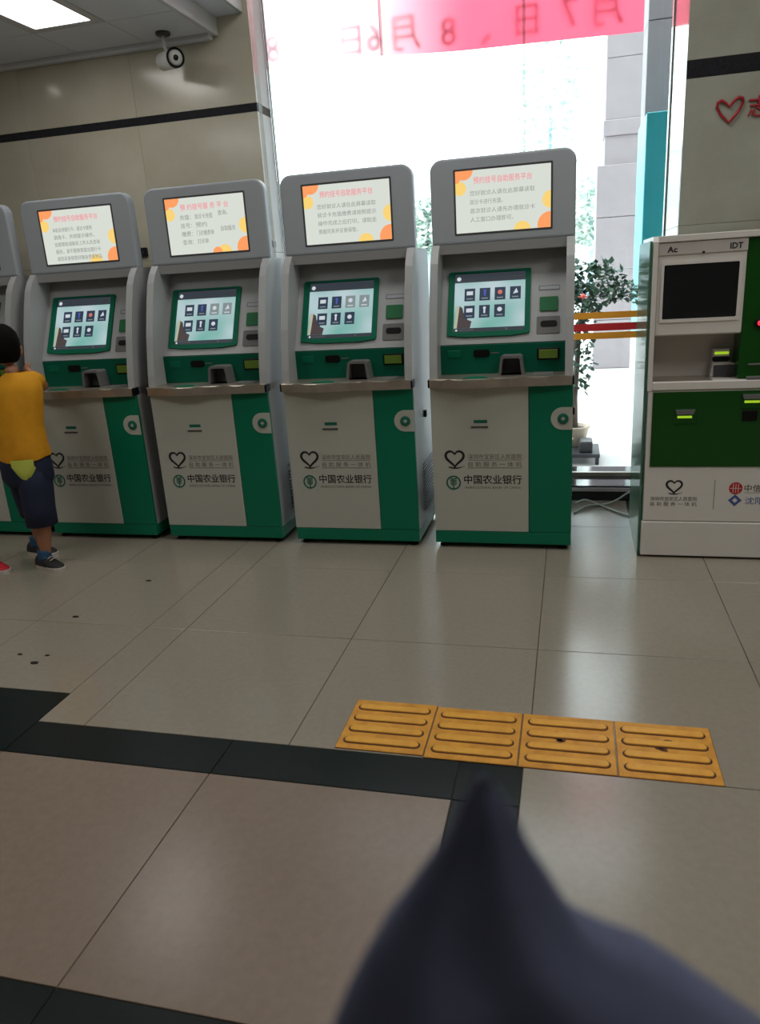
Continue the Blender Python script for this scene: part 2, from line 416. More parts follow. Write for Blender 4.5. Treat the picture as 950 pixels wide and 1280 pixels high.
# dropped ceiling on the left, of panels; the higher ceiling over the window side
ce = wall('ceiling', MB().box(-6, -2.17, -4, 5.0, 3.012, 3.09, 'ceiling_gap').box(-1.99, 4, -4, 5.3, 3.9, 3.98, 'ceiling_paint').box(-6, -2.0, -4, 5.0, 3.1, 3.2, 'ceiling_paint'))
LX0, LX1, LY0, LY1 = -3.06, -2.69, 3.66, 4.43
ys = [-4, -3.1, -2.2, -1.3, -.4, .5, 1.4, 2.3, 3.2, 3.6, 4.49, 4.93]
cx_ = [-6, -5.3, -4.6, -3.9, -3.12, -2.63, -2.2]
for i in range(len(cx_)-1):
    for j in range(len(ys)-1):
        if i == 4 and j == 9: continue
        MB().box(cx_[i]+.003, cx_[i+1]-.003, ys[j]+.003, ys[j+1]-.003, 3.0, 3.014, 'ceiling_paint', bev=.001).build('ceiling_panel', ce)
t0 = wall('trim_1', MB().box(-2.2, -2.165, -4, 4.998, 2.995, 3.1, 'white_paint', bev=.003))      # fascia at the edge of the dropped ceiling
t1 = wall('trim_2', MB().box(-2.01, -1.99, -4, 4.998, 3.1, 3.9, 'white_paint', bev=.003))
t2 = wall('trim_3', MB().box(-6, -2.2, 4.935, 4.998, 2.975, 3.012, 'ceiling_paint', bev=.006))   # cornice
# recessed light panel
li = thing('ceiling_light', 'bright square recessed light panel in the dropped ceiling', 'light', ((LX0+LX1)/2, (LY0+LY1)/2, 3.0))
hw, hd = (LX1-LX0)/2, (LY1-LY0)/2
MB().frame(rrect(-hw-.055, hw+.055, -hd-.055, hd+.055, .004, 1), rrect(-hw, hw, -hd, hd, .004, 1), .012, 'white_paint').build('frame', li, (0, 0, -.001))
MB().box(-hw, hw, -hd, hd, .006, .011, 'panel_light').build('diffuser', li)
for (x, y, lb) in ((-3.82, 4.36, 'small round ceiling downlight mirrored as a bright dot in the left wall'),):
    dl = thing('downlight', lb, 'light', (x, y, 3.0))
    MB().lathe([(.034, -.004), (.05, -.004), (.05, .0), (.034, .0)], 'white_paint').build('trim_ring', dl)
    MB().lathe([(.03, -.006), (.03, -.0045)], 'downlight', smooth=False).build('lamp', dl)

# ------------------------------------------------------------------ window
win = wall('window_1', MB().box(-1.955, .547, 5.22, 5.28, 3.86, 3.95, 'seal'))
gxs = [-1.955, -1.185, -.305, .547]
for i in range(3):
    MB().box(gxs[i]+.006, gxs[i+1]-.006, 5.245, 5.257, .10, 3.86, 'glass').build('pane', win)
for x, h in ((-1.185, .010), (-.305, .018)):
    MB().box(x-h/2, x+h/2, 5.238, 5.262, .10, 3.86, 'seal_glare').build('mullion', win)
MB().box(-1.955, -1.949, 5.235, 5.265, .1, 3.86, 'seal').build('mullion', win)
MB().box(.541, .547, 5.235, 5.265, .1, 3.86, 'seal').build('mullion', win)
sill = wall('trim_4', MB().box(-1.955, .547, 4.985, 5.5, 0, .064, 'granite_black'))
MB().box(-1.955, .547, 4.972, 5.0, .064, .088, 'outdoor_stone', bev=.002).build('sill_edge', sill)
MB().box(-1.955, .547, 4.985, 5.5, .088, .1, 'granite_black').build('sill_top', sill)
MB().box(-1.955, .547, 5.235, 5.267, .1, .125, 'steel').build('glass_channel', sill)
# warning stripes on the right pane
for k, (z0, z1, mm, lb) in enumerate(((1.157, 1.198, 'sticker_yellow', 'upper of the two orange bands stuck across the window glass'),
                                 (1.079, 1.126, 'sticker_red', 'red band stuck across the window glass between two orange ones'),
                                 (1.027, 1.069, 'sticker_yellow', 'lower of the two orange bands stuck across the window glass'))):
    tag(MB().box(-.29, .5, 5.2435, 5.2449, z0, z1, mm).build('warning_stripe'), lb, 'sticker', 'warning bands on the glass')

# ------------------------------------------------------------------ self-service bank machines
U = Vector((0, .4415, .8972)); NV = Vector((0, -.8972, .4415))
SLOPE = Matrix(((1, 0, 0, 0), (0, U.y, NV.y, .165), (0, U.z, NV.z, 1.17), (0, 0, 0, 1)))       # recessed screen plane: u, v, outward
def heart_pts(cx0, cy0, s, n=40):
    p = []
    for k in range(n):
        a = 2*PI*k/n; p.append((cx0+s*.0625*16*math.sin(a)**3/1.0, cy0+s*.0625*(13*math.cos(a)-5*math.cos(2*a)-2*math.cos(3*a)-math.cos(4*a))))
    return p
def heart_logo(b, cx0, cy0, s, m, z=.0006):
    """two brush strokes meeting in a heart, with a flourish below"""
    pts = heart_pts(cx0, cy0, s)
    left = [pts[k % 40] for k in range(38, 17, -1)]; right = [pts[k % 40] for k in range(1, 24)]
    def stroke(ps, r0, r1):
        vs_ = []; N = len(ps)
        for i, p in enumerate(ps):
            a = Vector(ps[max(i-1, 0)]); c = Vector(ps[min(i+1, N-1)]); d = (c-a).normalized(); nn = Vector((-d.y, d.x))
            t_ = i/(N-1); wd = (r0+(r1-r0)*t_)*(.45+.55*math.sin(PI*min(1, t_*1.1+.08)))
            q = Vector(p); vs_ += [tuple(q+nn*wd)+(z,), tuple(q-nn*wd)+(z,)]
        b.add(vs_, [[2*i, 2*i+1, 2*i+3, 2*i+2] for i in range(N-1)], m, FR)
    stroke(left, .13*s, .18*s); stroke(right, .12*s, .17*s)
    stroke([(cx0-.7*s+1.8*s*k/10, cy0-1.02*s-.14*s*math.sin(PI*k/10*1.2)) for k in range(11)], .1*s, .05*s)
def wheat_logo(b, x, y, r, m, z=.0006):
    b.frame([(p[0], p[1]) for p in circ(x, y, r, 24)], [(p[0], p[1]) for p in circ(x, y, r*.8, 24)], .0004, m, FR @ Matrix.Translation((0, 0, z)))
    b.prism([(x-.07*r, y-.95*r), (x+.07*r, y-.95*r), (x+.07*r, y+.6*r), (x-.07*r, y+.6*r)], .0004, m, FR @ Matrix.Translation((0, 0, z)))
    for k in range(4):
        yy = y+.45*r-k*.27*r
        for sgn in (-1, 1):
            b.prism([(x+sgn*.1*r, yy-.05*r), (x+sgn*.45*r, yy+.16*r), (x+sgn*.42*r, yy+.30*r), (x+sgn*.1*r, yy+.12*r)][::(1 if sgn > 0 else -1)], .0004, m, FR @ Matrix.Translation((0, 0, z)))

def advert(kind):
    b = MB(); X0, X1, Z0, Z1 = -.240, .250, 1.697, 2.002
    T = lambda d: Matrix.Translation((0, .2445-d, 0)) @ FR
    b.add([(X0, Z0, 0), (X1, Z0, 0), (X1, Z1, 0), (X0, Z1, 0)], [[0, 1, 2, 3]], 'scr_white', T(.0005))
    def blob(x, z, r, m, d):
        p = clip(circ(x, z, r, 22), X0, X1, Z0, Z1)
        if len(p) > 2: b.add([(q[0], q[1], 0) for q in p], [list(range(len(p)))], m, T(d))
    blob(X0+.045, Z1+.002, .048, 'scr_orange', .0009); blob(X0+.022, Z1-.085, .034, 'scr_yellow', .0008); blob(X0, Z1-.03, .03, 'scr_orange', .001)
    blob(X1-.005, Z0+.015, .062, 'scr_orange', .0009); blob(X1, Z0+.135, .043, 'scr_yellow', .0008); blob(X0+.345, Z0-.002, .043, 'scr_yellow', .0008)
    if kind == 2: blob(X0+.30, Z0, .03, 'scr_orange', .001)
    title = {3: '预约挂号自助服务平台', 2: '预 约挂号服 务 平 台'}.get(kind, '预约挂号自助服务平台')
    b.text(title, .036, 'scr_red', T(.0012), x=X0+.095, y=Z1-.064, width=.30, bold=.006)
    L = {4: [('您好就诊人请在此屏幕读取', .335), ('就诊卡进行充值，', .17), ('首次就诊人请先办理就诊卡', .335), ('人工窗口办理即可。', .225)],
         3: [('您好就诊人请在此屏幕读取', .335), ('就诊卡充值缴费请按照提示', .335), ('操作完成之后打印，请取走', .335), ('票据凭条并妥善保管。', .225)],
         1: [('本机支持银行卡、就诊卡使用', .27), ('请插卡，并按提示操作，', .28), ('如需帮助请联系工作人员咨询', .31), ('服务，请不要随意拔出银行卡', .31), ('请您妥善保管好随身贵重物品', .31)]}.get(kind)
    if kind == 2:
        for k, (a, c) in enumerate((('充值', '就诊卡充值'), ('挂号', '预约'), ('缴费', '门诊缴费单'), ('查询', '打印单'))):
            b.text(a+'：', .030, 'scr_text', T(.0012), x=X0+.085, y=Z1-.115-.045*k, width=.07)
            b.text(c, .030, 'scr_text', T(.0012), x=X0+.18, y=Z1-.115-.045*k, width=.11 if k % 2 == 0 else .07)
        b.text('查询。', .030, 'scr_text', T(.0012), x=X0+.325, y=Z1-.105, width=.06)
        b.text('自助服务', .030, 'scr_text', T(.0012), x=X0+.335, y=Z1-.19, width=.09)
    else:
        st = .043 if kind != 1 else .041
        for k, (t_, wd) in enumerate(L): b.text(t_, .027, 'scr_text', T(.0012), x=X0+.075, y=Z1-.122-st*k, width=wd)
    return b.mesh('advert_display')

def touch(kind):
    b = MB(); X0, X1 = -.264, .118; V0, V1 = .018, .352
    T = lambda d: SLOPE @ Matrix.Translation((0, 0, d))
    b.quad(X0, X1, V0, V1, .0, 'scr_top', T(.004)); b.quad(X0, X1, V0+.022, V1-.05, 0, 'scr_teal', T(.0046))
    def disc(x, y, r, m, d=.0062): b.add([(p[0], p[1], 0) for p in circ(x, y, r, 12)], [list(range(12))], m, T(d))
    disc(X0+.022, V1-.028, .012, 'scr_glyph', .005)
    disc(X0+.016, V0+.011, .006, 'scr_glyph', .005); b.quad(X0+.03, X0+.11, V0+.008, V0+.014, 0, 'mid_grey', T(.005))
    b.quad(X1-.06, X1-.02, V1-.032, V1-.024, 0, 'mid_grey', T(.005)); b.quad(X1-.1, X1-.09, V0+.006, V0+.016, 0, 'mid_grey', T(.005))
    for r_, n_ in ((0, 4), (1, 3)):
        for c_ in range(n_):
            x = X0+.055+c_*.082; y = V1-.158-r_*.098
            grey = r_ == 0 and ((kind == 3 and c_ >= 2) or (kind == 2 and c_ >= 2))
            b.quad(x, x+.058, y, y+.072, 0, 'scr_icon_grey' if grey else 'scr_icon', T(.0056))
            g = 'scr_glyph_blue' if (c_ == 1 and r_ == 0) else ('scr_glyph_red' if (c_ == 2 and r_ == 0 and not grey) else 'scr_glyph')
            k = (c_+r_*4) % 4
            if k == 0: b.quad(x+.012, x+.046, y+.034, y+.056, 0, g, T(.0062))
            elif k == 1: b.quad(x+.024, x+.034, y+.026, y+.05, 0, g, T(.0062)); disc(x+.029, y+.056, .008, g)
            elif k == 2: disc(x+.029, y+.044, .013, g)
            else: b.add([(x+.016, y+.03, 0), (x+.044, y+.036, 0), (x+.034, y+.062, 0)], [[0, 1, 2]], g, T(.0062))
            b.quad(x+.012, x+.046, y+.01, y+.016, 0, 'scr_icon_grey' if not grey else 'scr_glyph', T(.0062))
    # dark tower shape in the lower left corner of the screen
    b.add([(X0+.018, V0+.022, 0), (X0+.03, V0+.15, 0), (X0+.046, V0+.138, 0), (X0+.052, V0+.11, 0), (X0+.07, V0+.112, 0), (X0+.075, V0+.07, 0), (X0+.098, V0+.06, 0), (X0+.09, V0+.022, 0)], [[0, 1, 2, 3, 4, 5, 6, 7]], 'scr_silhouette', T(.0054))
    b.add([(X0+.004, V0+.024, 0), (X0+.014, V0+.15, 0), (X0+.03, V0+.15, 0), (X0+.018, V0+.024, 0)], [[0, 3, 2, 1]], 'scr_tan', T(.0052))
    return b.mesh('touch_display')

HW = .375
prof = [(.022, .10), (.022, .93), (.004, .965), (.012, 1.03), (.026, 1.10), (.058, 1.25), (.088, 1.35), (.12, 1.45), (.158, 1.55), (.19, 1.60), (.235, 1.645), (.62, 1.645), (.62, .10)]
YZX = Matrix(((0, 0, 1, 0), (1, 0, 0, 0), (0, 1, 0, 0), (0, 0, 0, 1)))
def make_kiosk(label):
    t = thing('bank_kiosk', label, 'kiosk', (0, 0, 0), group='green and white bank self-service machines')
    for x in (-.33, .33):
        for y in (.05, .56): MB().lathe([(.028, 0), (.03, .006), (.022, .012), (.022, .032)], 'black_plastic', Matrix.Translation((x, y, 0)), 14).build('foot', t)
    MB().box(-HW, HW, 0, .62, .03, .101, 'kiosk_green', bev=.003).build('base_plinth', t)
    for x in (-HW, HW-.042):
        sp_ = MB().prism(prof, .042, 'kiosk_grey', Matrix.Translation((x, 0, 0)) @ YZX).build('side_panel', t)
        if x > 0:
            v = MB()
            for k in range(14): v.box(HW-.001, HW+.003, .20, .50, .16+.021*k, .170+.021*k, 'dark_grey', bev=.0008)
            v.build('vent_slats', sp_)
            MB().box(HW-.001, HW+.012, .30, .335, .70, .74, 'black_plastic', bev=.003).build('side_lock', sp_)
    MB().box(-HW+.04, HW-.04, .60, .62, .10, 1.645, 'kiosk_grey').build('back_panel', t)
    MB().box(-HW, .148, -.001, .021, .103, .914, 'kiosk_white', bev=.002).build('white_door', t)
    MB().box(.151, HW, -.001, .021, .103, .914, 'kiosk_green', bev=.002).build('green_door', t)
    # logos and writing
    b = MB(); Z = Matrix.Translation((0, -.0012, 0)) @ FR
    lg = MB(); heart_logo(lg, -.252, .527, .050, 'print_black'); o = lg.build('heart_emblem', t); o.location = (0, -.0012, 0)
    lg = MB(); wheat_logo(lg, -.262, .386, .041, 'print_green'); o = lg.build('bank_emblem', t); o.location = (0, -.0012, 0)
    b.text('深圳市宝安区人民医院', .031, 'print_grey', Z, x=-.178, y=.522, width=.29)
    b.text('自 助 服 务 一 体 机', .031, 'print_grey', Z, x=-.178, y=.479, width=.29)
    b.quad(-.180, .114, .513, .5155, .0003, 'print_grey', Z); b.quad(-.180, .114, .469, .472, .0003, 'print_grey', Z)
    b.text('中国农业银行', .054, 'print_black', Z, x=-.203, y=.384, width=.315, bold=.014)
    b.text('AGRICULTURAL BANK OF CHINA', .02, 'print_grey', Z, x=-.198, y=.352, width=.305)
    b.build('lettering', t)
    b = MB().quad(-.143, -.07, .719, .736, .0004, 'print_green', Z)
    b.build('slot_label', t, (0, 0, 0))
    MB().box(-.157, -.066, -.006, 0, .694, .702, 'dark_grey', bev=.001).build('door_slot', t)
    bd = MB().prism([(HW, .678), (HW, .797)]+circ(.323, .738, .0595, 16, PI/2, 1.5*PI), .003, 'kiosk_white', Matrix.Translation((0, -.001, 0)) @ FR).build('lock_badge', t)
    k = MB().lathe([(.028, 0), (.028, .006), (.02, .006)], 'print_green', Matrix.Translation((.327, -.004, .738)) @ FR, 18)
    k.box(.317, .337, -.0115, -.009, .734, .742, 'kiosk_white'); k.box(.323, .331, -.0115, -.009, .728, .748, 'kiosk_white'); k.build('lock', bd)
    # steel tray with a wavy front lip
    pts = []
    for q in range(21):
        x = -HW+.0+2*HW*q/20; u = q/20
        pts.append((x, -.022-.05*math.exp(-((u-.3)/.2)**2)-.02*math.exp(-((u-.75)/.2)**2)))
    poly = pts+[(HW, .16), (-HW, .16)]
    tr = MB().prism(poly, .049, 'steel', Matrix.Translation((0, 0, .916)), bev=.006, seg=2).build('tray', t)
    for x in (-HW-.006, HW-.004): MB().box(x, x+.010, -.03, .04, .918, .962, 'black_plastic', bev=.003).build('end_cap', tr)
    MB().prism([(p[0], p[1]) for p in circ(-.122, -.05, .066, 18, 0, PI)], .003, 'kiosk_green', Matrix.Translation((0, 0, .965))).build('coin_pad', tr)
    MB().box(.165, .275, .03, .12, .965, .969, 'mid_grey', bev=.002).build('receipt_plate', tr)
    # control panel under the screen
    cpn = MB().box(-.333, .333, .140, .16, .965, 1.121, 'kiosk_green_dark', bev=.002).build('control_panel', t)
    MB().box(-.292, -.222, .136, .142, 1.056, 1.095, 'bezel_green', bev=.002).build('finger_reader', cpn)
    MB().prism(rrect(-.152, -.066, 1.055, 1.094, .012), .006, 'black_plastic', Matrix.Translation((0, .141, 0)) @ FR).build('card_slot', cpn)
    MB().box(-.058, -.015, .138, .141, 1.072, 1.078, 'mid_grey').build('slot_mark', cpn)
    pd = MB().box(.187, .303, .132, .141, 1.03, 1.092, 'black_plastic', bev=.003).build('code_window', cpn)
    MB().box(.196, .293, .128, .133, 1.038, 1.083, 'led_green', bev=.001).build('lamp', pd)
    arch = [(-.012, 0), (.0, .092), (.012, .1), (.1, .1), (.112, .092), (.124, 0)]
    pc = MB().frame(arch, [(.002, 0), (.012, .08), (.018, .086), (.094, .086), (.1, .08), (.11, 0)], .09, 'mid_grey', Matrix.Translation((0, .141, .966)) @ FR)
    pc.box(.004, .108, .12, .14, .966, 1.05, 'dark_grey').build('keypad_hood', cpn)
    # sloping screen panel
    s = MB().add([(-.333, -.05, 0), (.333, -.05, 0), (.333, .48, 0), (-.333, .48, 0), (-.333, -.05, -.015), (.333, -.05, -.015), (.333, .48, -.015), (-.333, .48, -.015)],
                 [[0, 1, 2, 3], [7, 6, 5, 4], [0, 4, 5, 1], [1, 5, 6, 2], [2, 6, 7, 3], [3, 7, 4, 0]], 'kiosk_grey', SLOPE).build('screen_panel', t)
    ob = [(-.298, .0), (-.2, -.012), (.05, -.012), (.143, .0), (.147, .012), (.147, .358), (.14, .364), (-.29, .364), (-.298, .356)]
    ib = [(-.266, .017), (-.2, .016), (.05, .016), (.115, .017), (.119, .022), (.119, .348), (.113, .353), (-.261, .353), (-.266, .347)]
    bz = MB().frame(ob, ib, .012, 'bezel_green', SLOPE).build('touch_bezel', t)
    o = bpy.data.objects.new('touch_display', None); bpy.data.objects.remove(o)
    MB().quad(.19, .30, .235, .262, .001, 'mid_grey', SLOPE).quad(.195, .297, .239, .258, .002, 'kiosk_head', SLOPE).build('label_strip', s)
    MB().prism(rrect(.196, .292, .118, .196, .006), .008, 'reader_green', SLOPE).build('card_reader', s)
    b = MB().prism(rrect(.182, .303, -.008, .088, .008), .004, 'mid_grey', SLOPE).build('slot_plate', s)
    MB().prism(rrect(.202, .288, .03, .062, .014), .008, 'black_plastic', SLOPE).build('card_slot', s)
    MB().prism([(.01, 1.596), (.0, 1.645), (.36, 1.645), (.36, 1.596)], 2*HW-.084, 'kiosk_grey', Matrix.Translation((-HW+.042, .235, 0)) @ YZX).build('hood', t)
    # monitor head
    hd_ = MB()
    outer = rrect(-HW, HW, 1.646, 2.068, .062, 8, (0, 0, 1, 1))
    hd_.prism(outer, .058, 'kiosk_head', Matrix.Translation((0, .303, 0)) @ FR, bev=.012, seg=3)
    hd_.box(-.22, .22, .30, .36, 1.64, 1.94, 'dark_grey', bev=.01)
    hd = hd_.build('monitor_head', t)
    MB().frame(rrect(-.25, .26, 1.687, 2.012, .004, 1), rrect(-.2405, .2505, 1.6965, 2.0025, .003, 1), .0012, 'dark_grey', Matrix.Translation((0, .2452, 0)) @ FR).build('screen_rim', hd)
    return t, bz, hd
def display(me, par, name):
    o = bpy.data.objects.new(name, me); C.objects.link(o); o.parent = par; return o
labels = ['green and white bank kiosk nearest the window, rightmost of the row of five',
          'green and white bank kiosk second from the window, its last two top icons greyed',
          'green and white bank kiosk in the middle of the row, screen text in columns',
          'green and white bank kiosk just right of the boy in yellow',
          'green and white bank kiosk cut off at the left edge behind the boy']
k4, bz, hd = make_kiosk(labels[0]); k4.location = (-.365, 4.02, 0)
kiosks = [k4]
for i, cxk in enumerate((-1.21, -2.055, -2.90, -3.745)):
    c = copy_tree(k4); c.location = (cxk, 4.02, 0); c['label'] = labels[i+1]; kiosks.append(c)
for k, kind in zip(kiosks, (4, 3, 2, 1, 4)):
    for ch in k.children:
        if ch.name.startswith('touch_bezel'): display(touch(kind), ch, 'touch_display')
        if ch.name.startswith('monitor_head'): display(advert(kind), ch, 'advert_display')

# ------------------------------------------------------------------ white and green machine on the right
wk = thing('service_kiosk', 'white service machine with green panels and a dark screen, before the pillar', 'kiosk', (.367, 3.95, 0))
KW = 1.02
MB().box(0, KW, .0, .58, .012, .2, 'wk_white', bev=.004).build('base', wk)
MB().box(.02, KW-.02, .03, .56, .0, .014, 'black_plastic').build('kick_strip', wk)
MB().box(.006, KW-.006, .002, .58, .203, .88, 'wk_white', bev=.004).build('lower_cabinet', wk)
gp = MB().box(.028, KW-.028, -.003, .004, .494, .874, 'wk_green', bev=.001).build('green_panel', wk)
sd = MB()
pr2 = [(.0, .88), (.0, 1.58), (.03, 1.605), (.58, 1.605), (.58, .88)]
for x, nm in ((0, 'side_panel'), (KW-.022, 'side_panel')):
    MB().prism(pr2, .022, 'wk_white', Matrix.Translation((x, 0, 0)) @ YZX, bev=0).build(nm, wk)
MB().box(.022, KW-.022, .0, .58, 1.575, 1.605, 'wk_white', bev=.003).build('top_panel', wk)
MB().box(.022, KW-.022, .17, .58, .88, 1.575, 'wk_recess').build('recess_back', wk)
MB().box(.022, .412, .012, .17, 1.145, 1.575, 'wk_white', bev=.006).build('monitor_housing', wk)
MB().box(.022, .412, .006, .014, 1.517, 1.572, 'wk_recess', bev=.002).build('header_panel', wk)
b = MB(); Zt = Matrix.Translation((0, .0055, 0)) @ FR
b.text('Ac', .036, 'print_black', Zt, x=.062, y=1.530, width=.045, bold=.03); b.text('IDT', .036, 'print_black', Zt, x=.335, y=1.530, width=.055, bold=.03)
b.build('lettering', wk)
MB().lathe([(.006, 0), (.006, .004)], 'black_plastic', Matrix.Translation((.222, .006, 1.522)) @ FR, 10).build('camera_dot', wk)
MB().frame(rrect(.04, .395, 1.208, 1.488, .008, 3), rrect(.053, .382, 1.224, 1.473, .006, 3), .006, 'wk_white', Matrix.Translation((0, .0125, 0)) @ FR).build('screen_bezel', wk)
MB().box(.05, .385, .009, .0125, 1.222, 1.476, 'wk_screen').build('display', wk)
gc = MB().box(.413, KW-.03, .02, .17, .93, 1.574, 'wk_green', bev=.003).build('green_column', wk)
MB().lathe([(.024, 0), (.024, .012), (.014, .016)], 'black_plastic', Matrix.Translation((.492, .02, 1.19)) @ FR, 16).build('scanner_window', gc)
MB().lathe([(.012, 0), (.012, .005)], 'led_red', Matrix.Translation((.490, .006, 1.188)) @ FR, 12).build('scanner_lamp', gc)
MB().box(.455, .6, .012, .021, .992, 1.0, 'mid_grey', bev=.001).build('slot_line', gc)
MB().box(.45, .6, -.004, .03, .925, .94, 'mid_grey', bev=.002).build('paper_plate', gc)
sh = MB().box(.022, KW-.022, -.006, .18, .882, .926, 'wk_white', bev=.005).build('ledge', wk)
MB().box(.03, .30, .0, .17, .9255, .929, 'steel').build('ledge_plate', sh)
rd = MB().prism([(.302, .927), (.312, 1.0), (.312, 1.065), (.388, 1.065), (.388, 1.0), (.442, .985), (.437, .927)], .05, 'wk_recess', Matrix.Translation((0, .16, 0)) @ FR, bev=.004)
rdo = rd.build('ticket_reader', wk)
MB().box(.318, .422, .1055, .112, .93, .985, 'dark_grey').build('reader_mouth', rdo)
MB().prism(rrect(.308, .388, 1.002, 1.028, .012), .006, 'black_plastic', Matrix.Translation((0, .112, 0)) @ FR).build('ticket_slot', rdo)
MB().box(.318, .382, .105, .111, 1.038, 1.05, 'led_lime').build('slot_lamp', rdo)
for x, z in ((.137, .745), (.438, .815)):
    so = MB().box(x-.006, x+.1, -.007, -.002, z-.03, z+.05, 'wk_green', bev=.002).build('slot_housing', gp)
    MB().prism([(x+.006, z+.02), (x, z+.042), (x+.09, z+.042), (x+.082, z+.02)], .016, 'mid_grey', Matrix.Translation((0, -.005, 0)) @ FR).build('slot_cap', gp)
    MB().box(x+.01, x+.077, -.012, -.006, z, z+.011, 'led_lime').build('slot_lamp', gp)
MB().box(.443, .512, -.008, -.002, .725, .777, 'black_plastic', bev=.002).build('scanner_box', gp)
lg = MB(); heart_logo(lg, .152, .392, .037, 'print_black'); o = lg.build('heart_emblem', wk); o.location = (0, .0016, 0)
b = MB(); Zt = Matrix.Translation((0, .0016, 0)) @ FR
b.text('深圳市宝安区人民医院', .024, 'print_grey', Zt, x=.04, y=.315, width=.225)
b.text('自 助 服 务 一 体 机', .024, 'print_grey', Zt, x=.04, y=.287, width=.225)
b.quad(.343, .3455, .27, .425, .0003, 'print_grey', Zt)
b.text('中信银行', .040, 'print_black', Zt, x=.483, y=.368, width=.16); b.quad(.483, .64, .358, .360, .0003, 'print_grey', Zt)
b.text('沈阳软件', .042, 'print_blue', Zt, x=.49, y=.302, width=.18)
b.build('lettering', wk)
e = MB(); e.prism(circ(.443, .382, .032, 20), .0004, 'print_red', Zt)
for dx in (-.012, 0, .012): e.quad(.443+dx-.0015, .443+dx+.0015, .358, .406, .0008, 'wk_white', Zt)
e.quad(.416, .47, .3805, .3835, .0008, 'wk_white', Zt); e.build('bank_emblem', wk)
e = MB(); e.prism([(.443, .288), (.475, .319), (.443, .35), (.411, .319)], .0004, 'print_blue', Zt)
e.prism([(.443, .306), (.456, .319), (.443, .332), (.43, .319)], .0004, 'wk_white', Zt @ Matrix.Translation((0, 0, .0003))); e.build('blue_emblem', wk)
# green glass screen standing along its left side
gg = tag(MB().box(.352, .362, 3.965, 4.575, .0, 1.585, 'glass_green', bev=.0).build('glass_screen'), 'green tinted glass sheet standing along the left side of the white machine', 'glass')

# ------------------------------------------------------------------ tactile paving
tp = thing('tactile_paving', 'yellow ribbed tactile paving strip of four square tiles on the floor', 'paving', (0, 0, 0))
tb = None
for k, (x0, y0) in enumerate(((-.755, 2.066), (-.450, 2.058), (-.145, 2.057), (.160, 2.056))):
    b = MB().box(-.15, .15, -.15, .15, -.001, .004, 'tactile', bev=.0015)
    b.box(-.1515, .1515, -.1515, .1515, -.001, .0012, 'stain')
    o = b.build('tactile_tile', tp, (x0+.15, y0+.15, 0))
    if k in (2, 3):
        s = MB()
        for q in range(7):
            a, c, r = random.uniform(-.04, .03), random.uniform(.0, .06), random.uniform(.004, .012)
            s.add([(a+p[0]*random.uniform(.7, 1.3)*1.8, c+p[1]*random.uniform(.7, 1.2), .0044) for p in circ(0, 0, r, 9)], [list(range(9))], 'smudge')
        s.build('stain', o)
    for j in range(4):
        y = -.102+j*.068
        bar = MB().prism(rrect(-.128, .128, -.0155, .0155, .0154, 6), .006, 'tactile_bar', Matrix.Translation((0, 0, .0035)), bev=.003, seg=2)
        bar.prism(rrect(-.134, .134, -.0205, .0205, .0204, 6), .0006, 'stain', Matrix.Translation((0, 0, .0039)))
        bar.build('raised_bar', o, (0, y, 0))

# scraps on the floor
for k, (x, y) in enumerate(((-2.377, 2.353), (-2.24, 2.46), (-2.36, 2.52), (-2.225, 2.527), (-2.349, 2.91), (-2.221, 3.378))):
    b = MB(); r = (.016, .016, .010, .009, .014, .012)[k]
    p = [(r*1.5*math.cos(a)*random.uniform(.7, 1.1), r*.8*math.sin(a)*random.uniform(.7, 1.1)) for a in [2*PI*q/9 for q in range(9)]]
    b.prism(p, .003, 'debris', bev=.001, seg=1)
    tag(b.build('litter_scrap', None, (x, y, 0)), ('dark litter scrap nearest the dark floor border, lowest of its cluster', 'largest dark litter scrap in the middle of the cluster', 'small dark litter scrap at the upper left of the cluster',
        'smallest dark litter scrap at the upper right of the cluster', 'dark litter scrap alone halfway to the kiosks', 'dark litter scrap lying closest to the kiosks')[k], 'scrap', 'dark scraps on the floor')

# ------------------------------------------------------------------ wall things
def socket(name, label, loc, m, mx):
    o = thing(name, label, 'socket', loc); 
    MB().prism(rrect(-.045, .045, -.03, .03, .006), .014, m, mx, bev=.003).build('housing', o)
    b = MB()
    for dx in (-.016, .016): b.prism(rrect(dx-.004, dx+.004, -.01, .01, .002), .0006, 'dark_grey', mx @ Matrix.Translation((0, 0, .0142)))
    b.build('sockets', o)
socket('wall_socket', 'black wall socket left of the screen heads of the kiosk beside the boy', (-3.962, 5.0, 1.772), 'socket_black', FR)
socket('wall_socket', 'black wall socket between the screen heads of the two left kiosks', (-2.912, 5.0, 1.766), 'socket_black', FR)
socket('wall_socket', 'grey socket on the end of the wall beside the window', (-1.955, 5.052, 1.756), 'socket_grey', Matrix.Rotation(PI/2, 4, 'Z') @ FR @ Matrix.Scale(.62, 4))
cc = thing('security_camera', 'white bullet security camera hanging under the ceiling by the wall', 'camera', (-2.44, 4.80, 3.0))
MB().lathe([(.04, -.018), (.045, -.012), (.045, 0)], 'dark_grey').build('mount', cc)
MB().tube([(0, 0, -.01), (0, 0, -.08), (.03, -.01, -.12)], .012, 'cctv_white').build('arm', cc)
ax = Vector((.72, -.66, -.12)).normalized(); q = ax.to_track_quat('Z', 'Y').to_matrix().to_4x4()
MBm = Matrix.Translation((.035, -.02, -.155)) @ q @ Matrix.Scale(1.2, 4)
cb = MB().lathe([(.036, -.10), (.042, -.095), (.042, .07), (.040, .075)], 'cctv_white', MBm, 20).build('body', cc)
MB().lathe([(.030, .072), (.046, .072), (.046, .086), (.042, .090), (.042, .078), (.030, .078)], 'black_plastic', MBm, 20).build('front_ring', cb)
